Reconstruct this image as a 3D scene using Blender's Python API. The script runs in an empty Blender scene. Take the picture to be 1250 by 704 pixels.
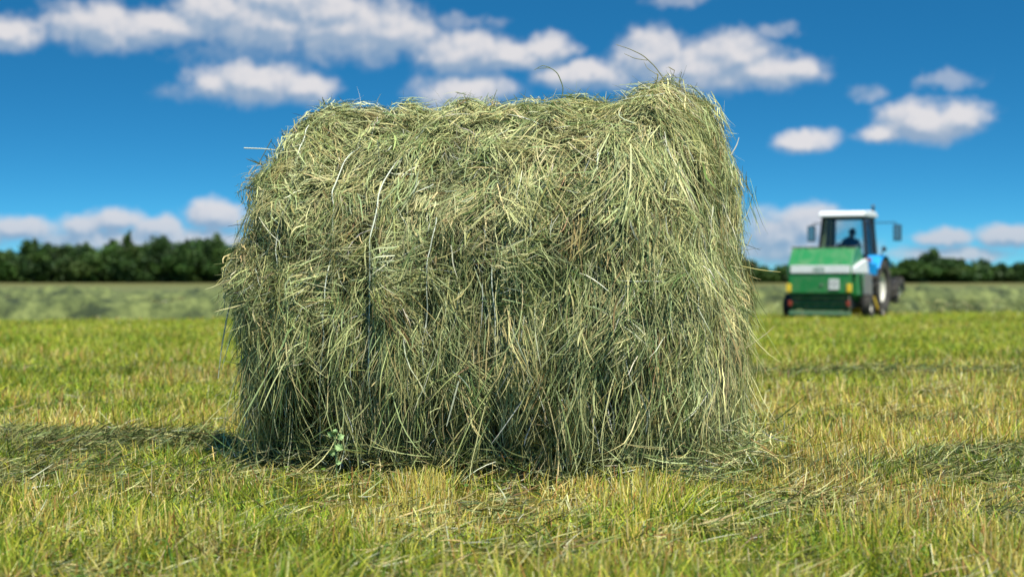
import bpy, bmesh, math, random
import numpy as np
from mathutils import Vector, Matrix, noise as mnoise

random.seed(7)
rng = np.random.default_rng(11)
scn = bpy.context.scene
COL = scn.collection
R = math.radians

# ------------------------------------------------------------------ camera
CAM_H = 0.80
FPX = 2065.0                       # focal length in pixels of the 1250 px wide photo
HORIZON = 336.0
cam_d = bpy.data.cameras.new("camera")
cam = bpy.data.objects.new("camera", cam_d)
COL.objects.link(cam)
cam_d.sensor_width = 36.0
cam_d.lens = 36.0 * FPX / 1250.0
cam_d.clip_start = 0.05
cam_d.clip_end = 9000
cam.location = (0, 0, CAM_H)
cam.rotation_euler = (R(90) - math.atan((352.0 - HORIZON) / FPX), 0, 0)
cam_d.dof.use_dof = True
cam_d.dof.focus_distance = 6.35
cam_d.dof.aperture_fstop = 2.8
scn.camera = cam

# ------------------------------------------------------------------ sun and sky
SUN = Vector((0.22, -0.45, 1.0)).normalized()       # towards the sun
SUN_EL = math.asin(SUN.z)
SUN_AZ = math.atan2(SUN.x, SUN.y)
sd = bpy.data.lights.new("sun", 'SUN')
sd.energy = 5.0
sd.angle = R(0.53)
sd.color = (1.0, 0.955, 0.87)
so = bpy.data.objects.new("sun", sd)
COL.objects.link(so)
so.rotation_euler = SUN.to_track_quat('Z', 'Y').to_euler()

scn.view_settings.view_transform = 'Standard'
scn.view_settings.look = 'None'
scn.view_settings.exposure = 0.55
scn.view_settings.gamma = 1.0
scn.view_settings.use_curve_mapping = False
scn.cycles.use_denoising = True
scn.cycles.max_bounces = 6
scn.cycles.diffuse_bounces = 1
scn.cycles.glossy_bounces = 3
scn.cycles.transmission_bounces = 4
scn.cycles.transparent_max_bounces = 8
scn.cycles.caustics_reflective = False
scn.cycles.caustics_refractive = False

W = bpy.data.worlds.new("World")
scn.world = W
W.use_nodes = True
W.cycles.sampling_method = 'MANUAL'
W.cycles.sample_map_resolution = 256
nt = W.node_tree
nt.nodes.clear()

class NG:
    """tiny node helper"""
    def __init__(s, nt): s.nt = nt
    def n(s, t, **kw):
        x = s.nt.nodes.new(t)
        for k, v in kw.items(): setattr(x, k, v)
        return x
    def link(s, a, b): s.nt.links.new(a, b)
    def _in(s, node, i, v):
        if isinstance(v, bpy.types.NodeSocket): s.link(v, node.inputs[i])
        elif v is not None: node.inputs[i].default_value = v
    def m(s, op, a, b=None, c=None, clamp=False):
        x = s.n('ShaderNodeMath', operation=op, use_clamp=clamp)
        s._in(x, 0, a); s._in(x, 1, b); s._in(x, 2, c)
        return x.outputs[0]
    def v(s, op, a, b=None, c=None):
        x = s.n('ShaderNodeVectorMath', operation=op)
        s._in(x, 0, a); s._in(x, 1, b); s._in(x, 2, c)
        return x.outputs['Value'] if op in ('LENGTH', 'DOT_PRODUCT', 'DISTANCE') else x.outputs[0]
    def mix(s, f, a, b, blend='MIX'):
        x = s.n('ShaderNodeMix', data_type='RGBA', blend_type=blend)
        s._in(x, 0, f); s._in(x, 6, a); s._in(x, 7, b)
        return x.outputs[2]
    def noise(s, vec, scale, detail=4, rough=.55, out=0):
        x = s.n('ShaderNodeTexNoise')
        s._in(x, 'Vector', vec)
        x.inputs['Scale'].default_value = scale
        x.inputs['Detail'].default_value = detail
        x.inputs['Roughness'].default_value = rough
        return x.outputs[out]
    def ramp(s, f, stops, interp='LINEAR'):
        x = s.n('ShaderNodeValToRGB')
        e = x.color_ramp.elements
        while len(e) < len(stops): e.new(0.5)
        for el, (p, c) in zip(e, stops):
            el.position = p; el.color = (*c, 1) if len(c) == 3 else c
        x.color_ramp.interpolation = interp
        s._in(x, 0, f)
        return x.outputs[0]
    def maprange(s, v, a, b, c=0., d=1., smooth=True):
        x = s.n('ShaderNodeMapRange')
        if smooth: x.interpolation_type = 'SMOOTHSTEP'
        s._in(x, 0, v)
        for i, q in enumerate((a, b, c, d)): x.inputs[i + 1].default_value = q
        return x.outputs[0]

g = NG(nt)
tc = g.n('ShaderNodeTexCoord')
sep = g.n('ShaderNodeSeparateXYZ'); g.link(tc.outputs['Generated'], sep.inputs[0])
sky = g.n('ShaderNodeTexSky', sky_type='NISHITA')
sky.sun_disc = False
sky.sun_elevation = SUN_EL
sky.sun_rotation = SUN_AZ
sky.altitude = 300
sky.air_density = 1.0
sky.dust_density = 0.3
sky.ozone_density = 3.0
# clear, dust-free air: the deep blue comes close down to the horizon
lift = g.m('MULTIPLY_ADD', sep.outputs[2], 3.2, 0.05)
cmb = g.n('ShaderNodeCombineXYZ')
g.link(sep.outputs[0], cmb.inputs[0]); g.link(sep.outputs[1], cmb.inputs[1]); g.link(lift, cmb.inputs[2])
nrm = g.v('NORMALIZE', cmb.outputs[0])
g.link(nrm, sky.inputs[0])
hsv = g.n('ShaderNodeHueSaturation')
hsv.inputs['Hue'].default_value = 0.485
hsv.inputs['Saturation'].default_value = 1.28
hsv.inputs['Value'].default_value = 1.0
g.link(sky.outputs[0], hsv.inputs['Color'])
skycol = g.mix(1.0, hsv.outputs[0], (0.56, 1.33, 1.56, 1), 'MULTIPLY')

# direction -> azimuth / elevation, in units of the photo's focal length (so 1 = 1 px)
az = g.m('MULTIPLY', g.m('ARCTAN2', sep.outputs[0], sep.outputs[1]), FPX)
el = g.m('MULTIPLY', g.m('ARCSINE', sep.outputs[2]), FPX)
cc = g.n('ShaderNodeCombineXYZ'); g.link(az, cc.inputs[0]); g.link(el, cc.inputs[1])
ae = cc.outputs[0]

CLOUDS = [  # centre and half size in photo pixels
 (132,42,60,27),(200,44,70,17),(262,24,44,25),(318,34,70,34),(345,6,66,26),(400,20,50,26),(430,40,84,34),(478,46,50,24),
 (20,52,50,18),
 (566,66,60,24),(628,72,46,15),(668,62,30,14),
 (715,92,62,16),(797,72,40,32),(842,88,60,26),(895,74,50,28),(925,92,66,20),(975,92,22,14),
 (318,104,70,22),(372,108,36,16),(270,108,26,14),
 (568,114,56,21),
 (978,176,36,11),
 (1116,156,50,20),(1075,166,30,11),(1158,150,34,18),
 (112,280,30,15),(152,274,32,15),(200,280,34,13),(268,268,34,17),(190,298,150,17),(40,282,40,16),
 (950,288,44,26),(985,276,40,22),(975,305,80,18),(1142,292,32,10),(1150,312,60,10),(1215,290,40,12),
]
# a few more round the rest of the sky, well outside the photo
_r = random.Random(5)
for _ in range(10):
    a = _r.uniform(0.6, 5.6) * FPX
    if a > math.pi * FPX: a -= 2 * math.pi * FPX
    CLOUDS.append((625 + a, HORIZON - _r.uniform(120, 900), _r.uniform(150, 420), _r.uniform(50, 110)))

wn = g.noise(ae, 0.018, 6, .58, out=1)
warp = g.v('MULTIPLY_ADD', g.v('SUBTRACT', wn, (0.5, 0.5, 0.5)), (44.0, 30.0, 0.0), ae)

FAINT = [(1145,108,36,14),(213,119,24,12),(1052,118,26,12),(948,42,26,8),(268,72,60,14),(825,4,44,10),(560,30,50,10)]

def cloud_field(vec, lst=None):
    best = None
    for (cx, cy, rx, ry) in (lst or CLOUDS):
        c = (cx - 625.0, HORIZON - cy, 0)
        d = g.v('SUBTRACT', vec, c)
        d = g.v('MULTIPLY', d, (.90 / rx, .88 / ry, 0))
        l = g.v('LENGTH', d)
        best = l if best is None else g.m('SMOOTH_MIN', best, l, 0.25)
    return best
D0 = cloud_field(warp)
fb = g.noise(ae, 0.032, 7, .60)
D0n = g.m('MULTIPLY_ADD', g.m('SUBTRACT', fb, 0.5), 1.15, D0)
alpha = g.maprange(D0n, 1.36, 0.52)
DF = g.m('MULTIPLY_ADD', g.m('SUBTRACT', fb, 0.5), 2.4, cloud_field(warp, FAINT))
alpha = g.m('MAXIMUM', alpha, g.m('MULTIPLY', g.maprange(DF, 1.15, 0.2), 0.42))
# self shading: the same field and billows a little way towards the sun
fb2 = g.noise(g.v('ADD', ae, (6.0, 9.0, 0)), 0.032, 7, .60)
bill = g.m('SUBTRACT', fb2, fb)
up = g.v('ADD', warp, (4.0, 13.0, 0))
D1 = cloud_field(up)
grad = g.m('SUBTRACT', D1, D0)
lit = g.maprange(g.m('MULTIPLY_ADD', bill, 1.4, grad), -0.42, 0.62)
ccol = g.mix(lit, (3.7, 5.0, 6.8, 1), (9.4, 9.1, 9.2, 1))
# low clouds are farther: seen through more air
far = g.maprange(el, 110.0, 20.0)
ccol = g.mix(g.m('MULTIPLY', far, 0.38), ccol, (2.6, 3.5, 5.4, 1))
alpha = g.m('MULTIPLY', alpha, g.m('MULTIPLY_ADD', far, -0.10, 0.93))
fin = g.mix(alpha, skycol, ccol)
bg = g.n('ShaderNodeBackground')
bg.inputs[1].default_value = 0.058
g.link(fin, bg.inputs[0])
wo = g.n('ShaderNodeOutputWorld'); g.link(bg.outputs[0], wo.inputs[0])

# ------------------------------------------------------------------ helpers
def tag(o, label=None, cat=None, group=None, kind=None):
    if label: o['label'] = label
    if cat: o['category'] = cat
    if group: o['group'] = group
    if kind: o['kind'] = kind
    return o

def empty(name, loc, rz=0):
    o = bpy.data.objects.new(name, None)
    o.empty_display_size = .2
    COL.objects.link(o); o.location = loc; o.rotation_euler = (0, 0, rz)
    return o

def mat(name, base=(.5, .5, .5), rough=.5, metal=0., spec=.5, coat=0., dirt=None, dirt_amt=.35, dirt_scale=6.):
    m = bpy.data.materials.new(name); m.use_nodes = True
    h = NG(m.node_tree)
    b = m.node_tree.nodes['Principled BSDF']
    b.inputs['Roughness'].default_value = rough
    b.inputs['Metallic'].default_value = metal
    b.inputs['Specular IOR Level'].default_value = spec
    b.inputs['Coat Weight'].default_value = coat
    if dirt:
        t = h.n('ShaderNodeTexCoord')
        f = h.noise(t.outputs['Object'], dirt_scale, 6, .65)
        f = h.maprange(f, .42, .72, 0, dirt_amt)
        h.link(h.mix(f, (*base, 1), (*dirt, 1)), b.inputs['Base Color'])
        h.link(h.maprange(f, 0, dirt_amt, rough, min(1, rough + .35)), b.inputs['Roughness'])
    else:
        b.inputs['Base Color'].default_value = (*base, 1)
    return m

def strand_mat(name, translucent=.25, rough=.5, spec=.35):
    m = bpy.data.materials.new(name); m.use_nodes = True
    h = NG(m.node_tree)
    b = m.node_tree.nodes['Principled BSDF']
    o = m.node_tree.nodes['Material Output']
    at = h.n('ShaderNodeAttribute', attribute_name='tint')
    h.link(at.outputs['Color'], b.inputs['Base Color'])
    b.inputs['Roughness'].default_value = rough
    b.inputs['Specular IOR Level'].default_value = spec
    tr = h.n('ShaderNodeBsdfTranslucent'); h.link(at.outputs['Color'], tr.inputs[0])
    mx = h.n('ShaderNodeMixShader'); mx.inputs[0].default_value = translucent
    h.link(b.outputs[0], mx.inputs[1]); h.link(tr.outputs[0], mx.inputs[2])
    h.link(mx.outputs[0], o.inputs[0])
    return m

def mesh_np(name, V, F, tint=None, material=None, parent=None, smooth=False):
    """V (n,3), F (m,4) or (m,3) -> mesh object"""
    me = bpy.data.meshes.new(name)
    k = F.shape[1]
    me.vertices.add(len(V)); me.vertices.foreach_set('co', V.astype(np.float32).ravel())
    me.loops.add(F.size); me.loops.foreach_set('vertex_index', F.astype(np.int32).ravel())
    me.polygons.add(len(F))
    me.polygons.foreach_set('loop_start', np.arange(0, F.size, k, dtype=np.int32))
    me.polygons.foreach_set('loop_total', np.full(len(F), k, dtype=np.int32))
    if smooth: me.polygons.foreach_set('use_smooth', np.ones(len(F), dtype=bool))
    me.update(calc_edges=True)
    if tint is not None:
        ca = me.color_attributes.new('tint', 'FLOAT_COLOR', 'POINT')
        c = np.ones((len(V), 4), dtype=np.float32); c[:, :3] = tint
        ca.data.foreach_set('color', c.ravel())
    if material: me.materials.append(material)
    o = bpy.data.objects.new(name, me); COL.objects.link(o)
    if parent: o.parent = parent
    return o

def ribbons(P, Wd, S, C):
    """P (N,K,3) centre lines, Wd (N,K) half widths, S (N,3) side dirs, C (N,3) colours -> V,F,T"""
    N, K, _ = P.shape
    A = P + S[:, None, :] * Wd[..., None]
    B = P - S[:, None, :] * Wd[..., None]
    V = np.stack([A, B], 2).reshape(-1, 3)
    base = (np.arange(N) * K * 2)[:, None] + (np.arange(K - 1) * 2)[None, :]
    base = base.reshape(-1)
    F = np.stack([base, base + 1, base + 3, base + 2], 1)
    T = np.repeat(C, K * 2, 0)
    return V, F, T

def norm(a): return a / np.maximum(np.linalg.norm(a, axis=-1, keepdims=True), 1e-9)

def palette(n, cols, weights, var=.18):
    w = np.array(weights, float); w /= w.sum()
    idx = rng.choice(len(cols), n, p=w)
    c = np.array(cols)[idx]
    c = c * (1 + rng.normal(0, var, (n, 1))) * (1 + rng.normal(0, .06, (n, 3)))
    return np.clip(c, .01, .85)

def sstep(t):
    t = np.clip(t, 0, 1); return t * t * (3 - 2 * t)

def vnoise(x, y, seed=0):
    """smooth 2-D value noise, vectorised, 0..1"""
    xi = np.floor(x).astype(np.int64); yi = np.floor(y).astype(np.int64)
    fx = sstep(x - xi); fy = sstep(y - yi)
    def h(a, b):
        n = (a * 374761393 + b * 668265263 + seed * 1442695041) & 0x7fffffff
        n = ((n ^ (n >> 13)) * 1274126177) & 0x7fffffff
        return ((n ^ (n >> 16)) & 0xffff) / 65535.0
    return (h(xi, yi) * (1 - fx) + h(xi + 1, yi) * fx) * (1 - fy) + (h(xi, yi + 1) * (1 - fx) + h(xi + 1, yi + 1) * fx) * fy

def fbm(x, y, seed=0, oct=4):
    s = 0; a = .5; tot = 0
    for i in range(oct):
        s = s + a * vnoise(x * 2 ** i, y * 2 ** i, seed + i); tot += a; a *= .55
    return s / tot

def row_y(x): return 45 + .30 * x       # where the unbaled rows begin

def ground_z(x, y):
    x = np.asarray(x, float); y = np.asarray(y, float)
    z = -0.33 * sstep((y - 13) / 30.0)
    near = 1 - sstep((np.hypot(x, y) - 30) / 60)
    z = z + near * (fbm(x * 1.1 + 50, y * 1.1 + 50, 3, 3) - .5) * .05
    return z

# ------------------------------------------------------------------ ground
def make_ground():
    def axis(lo, hi, near, step):
        a = list(np.arange(-near, near + 1e-6, step))
        v = near; s = step
        while v < hi: s *= 1.12; v += s; a.append(v)
        v = -near; s = step
        while v > lo: s *= 1.12; v -= s; a.insert(0, v)
        return np.array(a)
    xs = axis(-3500, 3500, 6, .12)
    ys = axis(-3500, 3500, 10, .12)
    X, Y = np.meshgrid(xs, ys)
    Z = ground_z(X, Y)
    V = np.stack([X, Y, Z], -1).reshape(-1, 3)
    nx, ny = len(xs), len(ys)
    i = (np.arange(ny - 1)[:, None] * nx + np.arange(nx - 1)[None, :]).reshape(-1)
    F = np.stack([i, i + 1, i + nx + 1, i + nx], 1)
    m = bpy.data.materials.new('mown_field'); m.use_nodes = True
    h = NG(m.node_tree); b = m.node_tree.nodes['Principled BSDF']
    t = h.n('ShaderNodeTexCoord').outputs['Object']
    st = h.v('MULTIPLY', t, (0.16, 0.8, 1))
    big = h.noise(st, 1.0, 5, .6)
    fine = h.noise(t, 14.0, 6, .7)
    c1 = h.ramp(big, [(.30, (.07, .105, .014)), (.47, (.14, .165, .02)), (.60, (.23, .20, .04)), (.72, (.13, .16, .02))])
    c2 = h.ramp(fine, [(.30, (.018, .022, .008)), (.5, (.55, .55, .5)), (.72, (1.25, 1.15, .9))])
    near = h.mix(1.0, c1, c2, 'MULTIPLY')
    sp = h.n('ShaderNodeSeparateXYZ'); h.link(t, sp.inputs[0])
    # un-raked hay lies over the far part of the field
    ry = h.m('MULTIPLY_ADD', sp.outputs[0], -.30, sp.outputs[1])
    fbeg = h.maprange(ry, 44.0, 47.0)
    hn = h.noise(h.v('MULTIPLY', t, (.35, .5, 1)), 1.3, 6, .7)
    hay = h.ramp(hn, [(.3, (.055, .070, .022)), (.5, (.125, .145, .055)), (.7, (.20, .20, .09))])
    farb = h.maprange(sp.outputs[1], 130.0, 220.0)
    hay = h.mix(farb, hay, (.12, .12, .04, 1))
    fld = h.mix(fbeg, c1, hay)
    dist = h.maprange(sp.outputs[1], 10.0, 30.0)
    h.link(h.mix(dist, near, fld), b.inputs['Base Color'])
    b.inputs['Roughness'].default_value = .95
    b.inputs['Specular IOR Level'].default_value = .1
    bp = h.n('ShaderNodeBump'); bp.inputs['Strength'].default_value = .8; bp.inputs['Distance'].default_value = .04
    h.link(fine, bp.inputs['Height']); h.link(bp.outputs[0], b.inputs['Normal'])
    o = mesh_np('ground', V, F, None, m, smooth=True)
    tag(o, kind='structure')
make_ground()

# ------------------------------------------------------------------ the bale's shape
BC = np.array([-0.035, 7.02, 0.755])
PSI = R(20)
BU = np.array([math.cos(PSI), -math.sin(PSI), 0])       # axis, towards the right (near) end
BN = np.array([-math.sin(PSI), -math.cos(PSI), 0])      # horizontal, towards the camera side
BZ = np.array([0, 0, 1.0])
BA, BR, BE = 0.905, 0.755, 6.5

TWINES = (-.66, -.44, -.24, -.02, .22, .46)

def bale_local(p):
    d = p - BC
    return d @ BU, d @ BN, d @ BZ

def bale_f(p):
    """1 on the bale's skin, <1 inside"""
    a, n, z = bale_local(p)
    rho = np.hypot(n, z)
    th = np.arctan2(z, n)
    bump = (fbm(a * 4 + 20, th * 3 + 20, 9, 3) - .5) * .06 + (fbm(a * 11 + 7, th * 8 + 20, 19, 2) - .5) * .04
    bump = bump + (fbm(a * 10 + 3, th * 1.0 + 11, 29, 3) - .5) * .07      # grooves pressed round the roll
    for ag in TWINES: bump = bump - .030 * np.exp(-((a - ag - .02 * np.sin(th * 3 + ag * 9)) / .022) ** 2)
    # the rims stand proud of the waist, the right one most at the top
    rim = .104 * np.exp(-((a - .74) / .14) ** 2) * np.clip(np.sin(th), 0, 1) + .045 * np.exp(-((a + .68) / .13) ** 2) * np.clip(np.sin(th), 0, 1)
    rr = BR * (1 + bump + rim / BR - .058 * np.clip(np.sin(th), 0, 1) - .01)
    # the slack bale has sagged: fuller low down than a true roll
    rr = rr * (1 + (.12 + .05 * np.clip(a, 0, 1)) * np.where(np.sin(th) < 0, np.sin(2 * th) ** 2, 0))
    # domed right end slumps outward low down on its camera side
    aa = np.where(a > 0, BA * (1 + .05 * np.cos(th) - .085 * np.clip(np.sin(th + .5), 0, 1)), BA * (.96 + .0 * np.cos(th))) * (1 + bump * .8)
    return ((np.abs(a) / aa) ** BE + (rho / rr) ** BE) ** (1 / BE)

def bale_normal(p):
    e = 1e-3
    f0 = bale_f(p)
    g_ = np.stack([bale_f(p + np.array([e, 0, 0])) - f0, bale_f(p + np.array([0, e, 0])) - f0, bale_f(p + np.array([0, 0, e])) - f0], -1)
    return norm(g_)

def bale_points(n):
    """area-uniform-ish random points on the skin"""
    out = []
    tot = 0
    while tot < n:
        m = n * 3
        # throw on cylinder side + two end discs
        side = 2 * math.pi * BR * 2 * BA; end = math.pi * BR ** 2
        k = rng.random(m) * (side + 2 * end)
        th = rng.random(m) * 2 * math.pi
        a = np.where(k < side, rng.uniform(-BA, BA, m), np.where(k < side + end, BA, -BA))
        rr = np.where(k < side, BR, BR * np.sqrt(rng.random(m)))
        p = BC + a[:, None] * BU + (rr * np.cos(th))[:, None] * BN + (rr * np.sin(th))[:, None] * BZ
        f = bale_f(p)
        d = (p - BC) / f[:, None]
        p = BC + d
        keep = p[:, 2] > .05
        out.append(p[keep]); tot += keep.sum()
    return np.concatenate(out)[:n]

hay_m = strand_mat('hay_stalk', .10, .55, .35)
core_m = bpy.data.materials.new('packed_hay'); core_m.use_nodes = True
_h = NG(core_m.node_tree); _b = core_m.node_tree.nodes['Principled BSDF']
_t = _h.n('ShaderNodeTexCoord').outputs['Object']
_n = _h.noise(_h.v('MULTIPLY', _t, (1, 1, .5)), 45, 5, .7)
_h.link(_h.ramp(_n, [(.3, (.008, .010, .004)), (.5, (.03, .034, .014)), (.75, (.13, .13, .06))]), _b.inputs['Base Color'])  # near-black tones stand in for the shade deep between the stalks
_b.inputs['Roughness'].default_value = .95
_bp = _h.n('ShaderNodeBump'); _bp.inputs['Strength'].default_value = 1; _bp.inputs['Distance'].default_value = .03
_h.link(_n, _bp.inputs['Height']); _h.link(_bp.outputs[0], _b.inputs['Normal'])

HAYC = [(.56, .56, .24), (.35, .41, .17), (.13, .20, .055), (.27, .275, .075), (.67, .56, .25), (.27, .155, .06), (.86, .86, .64), (.035, .06, .018)]

bale = empty('round_hay_bale', (float(BC[0]), float(BC[1]), 0))
tag(bale, 'large round bale of pale green hay bristling with loose stalks on the mown field', 'hay bale')

def to_bale(V):
    return V - np.array([BC[0], BC[1], 0])

def core():
    nth, ns = 160, 120
    s = np.linspace(-1, 1, ns)
    ang = s * math.pi / 2
    q = 2 / BE
    a = np.sign(np.sin(ang)) * np.abs(np.sin(ang)) ** q * BA
    rr = np.abs(np.cos(ang)) ** q * BR
    th = np.linspace(0, 2 * math.pi, nth, endpoint=False)
    A, TH = np.meshgrid(a, th, indexing='ij'); RR = np.repeat(rr[:, None], nth, 1)
    p = BC + A[..., None] * BU + (RR * np.cos(TH))[..., None] * BN + (RR * np.sin(TH))[..., None] * BZ
    p = p.reshape(-1, 3)
    f = bale_f(p)
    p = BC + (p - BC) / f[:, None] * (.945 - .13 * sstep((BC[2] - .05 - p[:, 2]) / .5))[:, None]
    p[:, 2] = np.maximum(p[:, 2], .015)
    i, j = np.meshgrid(np.arange(ns - 1), np.arange(nth), indexing='ij')
    i = i.ravel(); j = j.ravel(); j2 = (j + 1) % nth
    F = np.stack([i * nth + j, i * nth + j2, (i + 1) * nth + j2, (i + 1) * nth + j], 1)
    return p, F

def grow(P0, D0, L, K, h0, grav, lift, follow, wob):
    """integrate strands over the bale's skin. P0,D0 (N,3); L,h0,grav,lift,follow (N,)"""
    N = len(P0); P = np.zeros((N, K, 3)); p = P0.copy(); d = norm(D0)
    step = (L / (K - 1))[:, None]
    curl = rng.normal(0, 1, (N, 3)) * wob
    for k in range(K):
        P[:, k] = p
        f = bale_f(p)
        nrm_ = norm(p - BC)
        h = h0 + lift * (k / (K - 1)) ** 2
        target = 1 + h / .8
        inside = f < target
        pull = np.where(inside, 1.0, follow)
        want = BC + (p - BC) / f[:, None] * target[:, None]
        p = p + (want - p) * pull[:, None]
        p[:, 2] = np.maximum(p[:, 2], .03 + rng.random(N) * .03)
        P[:, k] = p
        d = norm(d + curl + rng.normal(0, .10, (N, 3)) + np.array([0, 0, -1.]) * grav[:, None])
        p = p + d * step
    return P

def bale_strands():
    parts = []
    # --- clumps lying on the skin
    NC = 9000
    c = bale_points(NC)
    c = np.concatenate([c, bale_points(NC * 1)])
    # favour what can be seen from the front half: drop most clumps on the far side and underneath
    a, n, z = bale_local(c)
    keep = (n > -.25) | (rng.random(len(c)) < .35)
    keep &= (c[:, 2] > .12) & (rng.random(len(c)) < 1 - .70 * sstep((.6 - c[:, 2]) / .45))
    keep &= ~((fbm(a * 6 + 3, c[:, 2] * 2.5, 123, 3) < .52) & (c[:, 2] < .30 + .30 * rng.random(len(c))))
    c = c[keep]; a, n, z = bale_local(c)
    NC = len(c)
    nn = bale_normal(c)
    # downward tangent and sideways tangent
    down = np.array([0, 0, -1.]) - nn * (-nn[:, 2:3]); ln = np.linalg.norm(down, axis=1)
    flat = ln < .25
    down = np.where(flat[:, None], BN + 0 * down, down); down = norm(down - nn * (down * nn).sum(1, keepdims=True))
    sidev = np.cross(nn, down)
    th = np.arctan2(z, n)
    lower = sstep((-z + .10) / .5)                 # 0 on the top half, 1 near the ground
    rightend = sstep((a - .35) / .35)
    hang = np.clip(.75 * lower + .55 * rightend, 0, 1)
    spread = .78 * (1 - hang) + .46 * hang
    ang = (fbm(a * 2.2 + 9, th * 1.8 + 9, 41, 3) - .5) * 2.8 * (1 - .6 * hang) + rng.normal(0, 1, NC) * spread
    for ag in TWINES:       # pressed flat and combed round the roll beside each turn of twine
        ang = np.where(np.abs(a - ag) < .035, ang * .25, ang)
    M = rng.integers(6, 26, NC)
    idx = np.repeat(np.arange(NC), M); N = len(idx)
    ang2 = ang[idx] + rng.normal(0, .20, N)
    off = rng.normal(0, 1, (N, 2)) * .028
    P0 = c[idx] + down[idx] * off[:, :1] + sidev[idx] * off[:, 1:]
    D = down[idx] * np.cos(ang2)[:, None] + sidev[idx] * np.sin(ang2)[:, None]
    clen = rng.uniform(.04, .17, NC) * np.where(rng.random(NC) < .12, 1.7, 1)
    L = clen[idx] * rng.uniform(.6, 1.35, N) * (1 + .5 * hang[idx])
    ch = rng.normal(.004, .026, NC) + (fbm(a * 9, th * 5, 77, 2) - .5) * .11
    for ag in TWINES: ch = np.where(np.abs(a - ag) < .03, np.minimum(ch, 0) * .3 - .004, ch)
    h0 = ch[idx] + rng.normal(0, .009, N)
    lift = np.where(rng.random(N) < .10, rng.uniform(.0, .06, N), rng.normal(.002, .008, N))
    grav = .02 + .12 * hang[idx]
    follow = np.where(hang[idx] > .3, .25, .75)
    P0 = BC + (P0 - BC) / bale_f(P0)[:, None]
    K = 5
    P = grow(P0 - D * (L * .4)[:, None], D, L, K, h0, grav, lift, follow, .10)
    w = rng.uniform(.0007, .0021, N) * np.where(rng.random(N) < .10, 1.8, 1)
    taper = np.array([.8, 1, 1, .8, .25])
    S = norm(np.cross(D, nn[idx]) + rng.normal(0, .55, (N, 3)))
    # clumps lean to a colour
    cc = palette(NC, HAYC, [5, 5, 4, 3, 3, 1.4, .0, 2.8], .18)
    Cs = palette(N, HAYC, [5, 5, 3, 3, 3, .8, .9, 1.0], .2)
    Cc = Cs * .5 + cc[idx] * .5
    # gap shade painted into the tint: deep-set stalks darker and greener, outer ones paler
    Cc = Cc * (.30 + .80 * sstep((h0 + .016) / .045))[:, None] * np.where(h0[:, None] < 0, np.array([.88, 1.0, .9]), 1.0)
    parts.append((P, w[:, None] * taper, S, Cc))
    # --- curtains hanging from the widest part, long stalks
    NC2 = 640
    aa = rng.uniform(-.90, .93, NC2)
    thh = rng.uniform(-1.0, .05, NC2)
    endc = rng.random(NC2) < .30
    # right end as well
    q = BC + aa[:, None] * BU + (BR * np.cos(thh))[:, None] * BN + (BR * np.sin(thh))[:, None] * BZ
    rad = BR * rng.uniform(.0, 1, NC2)
    q2 = BC + BA * BU + rng.uniform(-.7, .7, NC2)[:, None] * BN + rng.uniform(-.45, .35, NC2)[:, None] * BZ
    q = np.where(endc[:, None], q2, q)
    q = BC + (q - BC) / bale_f(q)[:, None]
    qa = bale_local(q)[0]
    q = q[fbm(qa * 6 + 3, qa * 0 + 1.2, 123, 3) + rng.normal(0, .05, NC2) > .43]; NC2 = len(q)
    nn2 = bale_normal(q)
    M = rng.integers(4, 22, NC2); idx = np.repeat(np.arange(NC2), M); N = len(idx)
    tilt = rng.normal(0, .38, NC2)
    sv = norm(np.cross(nn2, np.array([0, 0, 1.])))
    D = np.array([0, 0, -1.]) + sv[idx] * (tilt[idx] + rng.normal(0, .18, N))[:, None] + nn2[idx] * rng.normal(.0, .12, N)[:, None]
    P0 = q[idx] + sv[idx] * rng.normal(0, .04, N)[:, None] + np.array([0, 0, 1.]) * rng.normal(0, .04, N)[:, None]
    P0 = BC + (P0 - BC) / bale_f(P0)[:, None]
    L = rng.uniform(.12, .44, NC2)[idx] * rng.uniform(.6, 1.25, N)
    h0 = rng.normal(.012, .018, NC2)[idx] + rng.normal(0, .006, N)
    P = grow(P0, D, L, 7, h0, np.full(N, .05), rng.normal(0, .01, N), np.full(N, .05), .05)
    w = rng.uniform(.0009, .0024, N)
    taper = np.array([.8, 1, 1, 1, .9, .7, .25])
    S = norm(sv[idx] + rng.normal(0, .5, (N, 3)))
    cc = palette(NC2, HAYC, [4, 5, 4, 4, 3, 1.4, .0, 3], .12)
    Cs = palette(N, HAYC, [5, 5, 3, 3, 3, .8, .9, 1.0], .2)
    Cs = (Cs * .55 + cc[idx] * .45) * (.32 + .80 * sstep((h0 + .015) / .045))[:, None]  # painted shade again: hanging stalks set deeper get a darker tint
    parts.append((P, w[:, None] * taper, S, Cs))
    # --- stray stalks that stick out all round
    N = 2600
    q = bale_points(N * 3); a, n, z = bale_local(q); q = q[(n > -.5) & (z > -.75)][:N]; N = len(q)
    nn3 = bale_normal(q)
    rnd = norm(rng.normal(0, 1, (N, 3)))
    D = norm(nn3 * rng.uniform(.05, .8, N)[:, None] + rnd)
    L = rng.uniform(.04, .17, N)
    K = 5; P = np.zeros((N, K, 3)); p = q.copy(); d = D.copy(); curl = rng.normal(0, .16, (N, 3))
    for k in range(K):
        P[:, k] = p; d = norm(d + curl + np.array([0, 0, -.08])); p = p + d * (L / (K - 1))[:, None]
    w = rng.uniform(.0007, .0018, N)
    parts.append((P, w[:, None] * np.array([1, 1, .9, .7, .3]), norm(np.cross(D, rng.normal(0, 1, (N, 3)))), palette(N, HAYC, [4, 4, 3, 3, 4, 1, 3, 2])))
    # --- matted hay spilling at the foot
    NC4 = 480
    x = rng.uniform(-.95, 1.02, NC4)
    base = BC + x[:, None] * BU + (.46 + .06 * x + rng.random(NC4) * .24)[:, None] * BN
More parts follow.
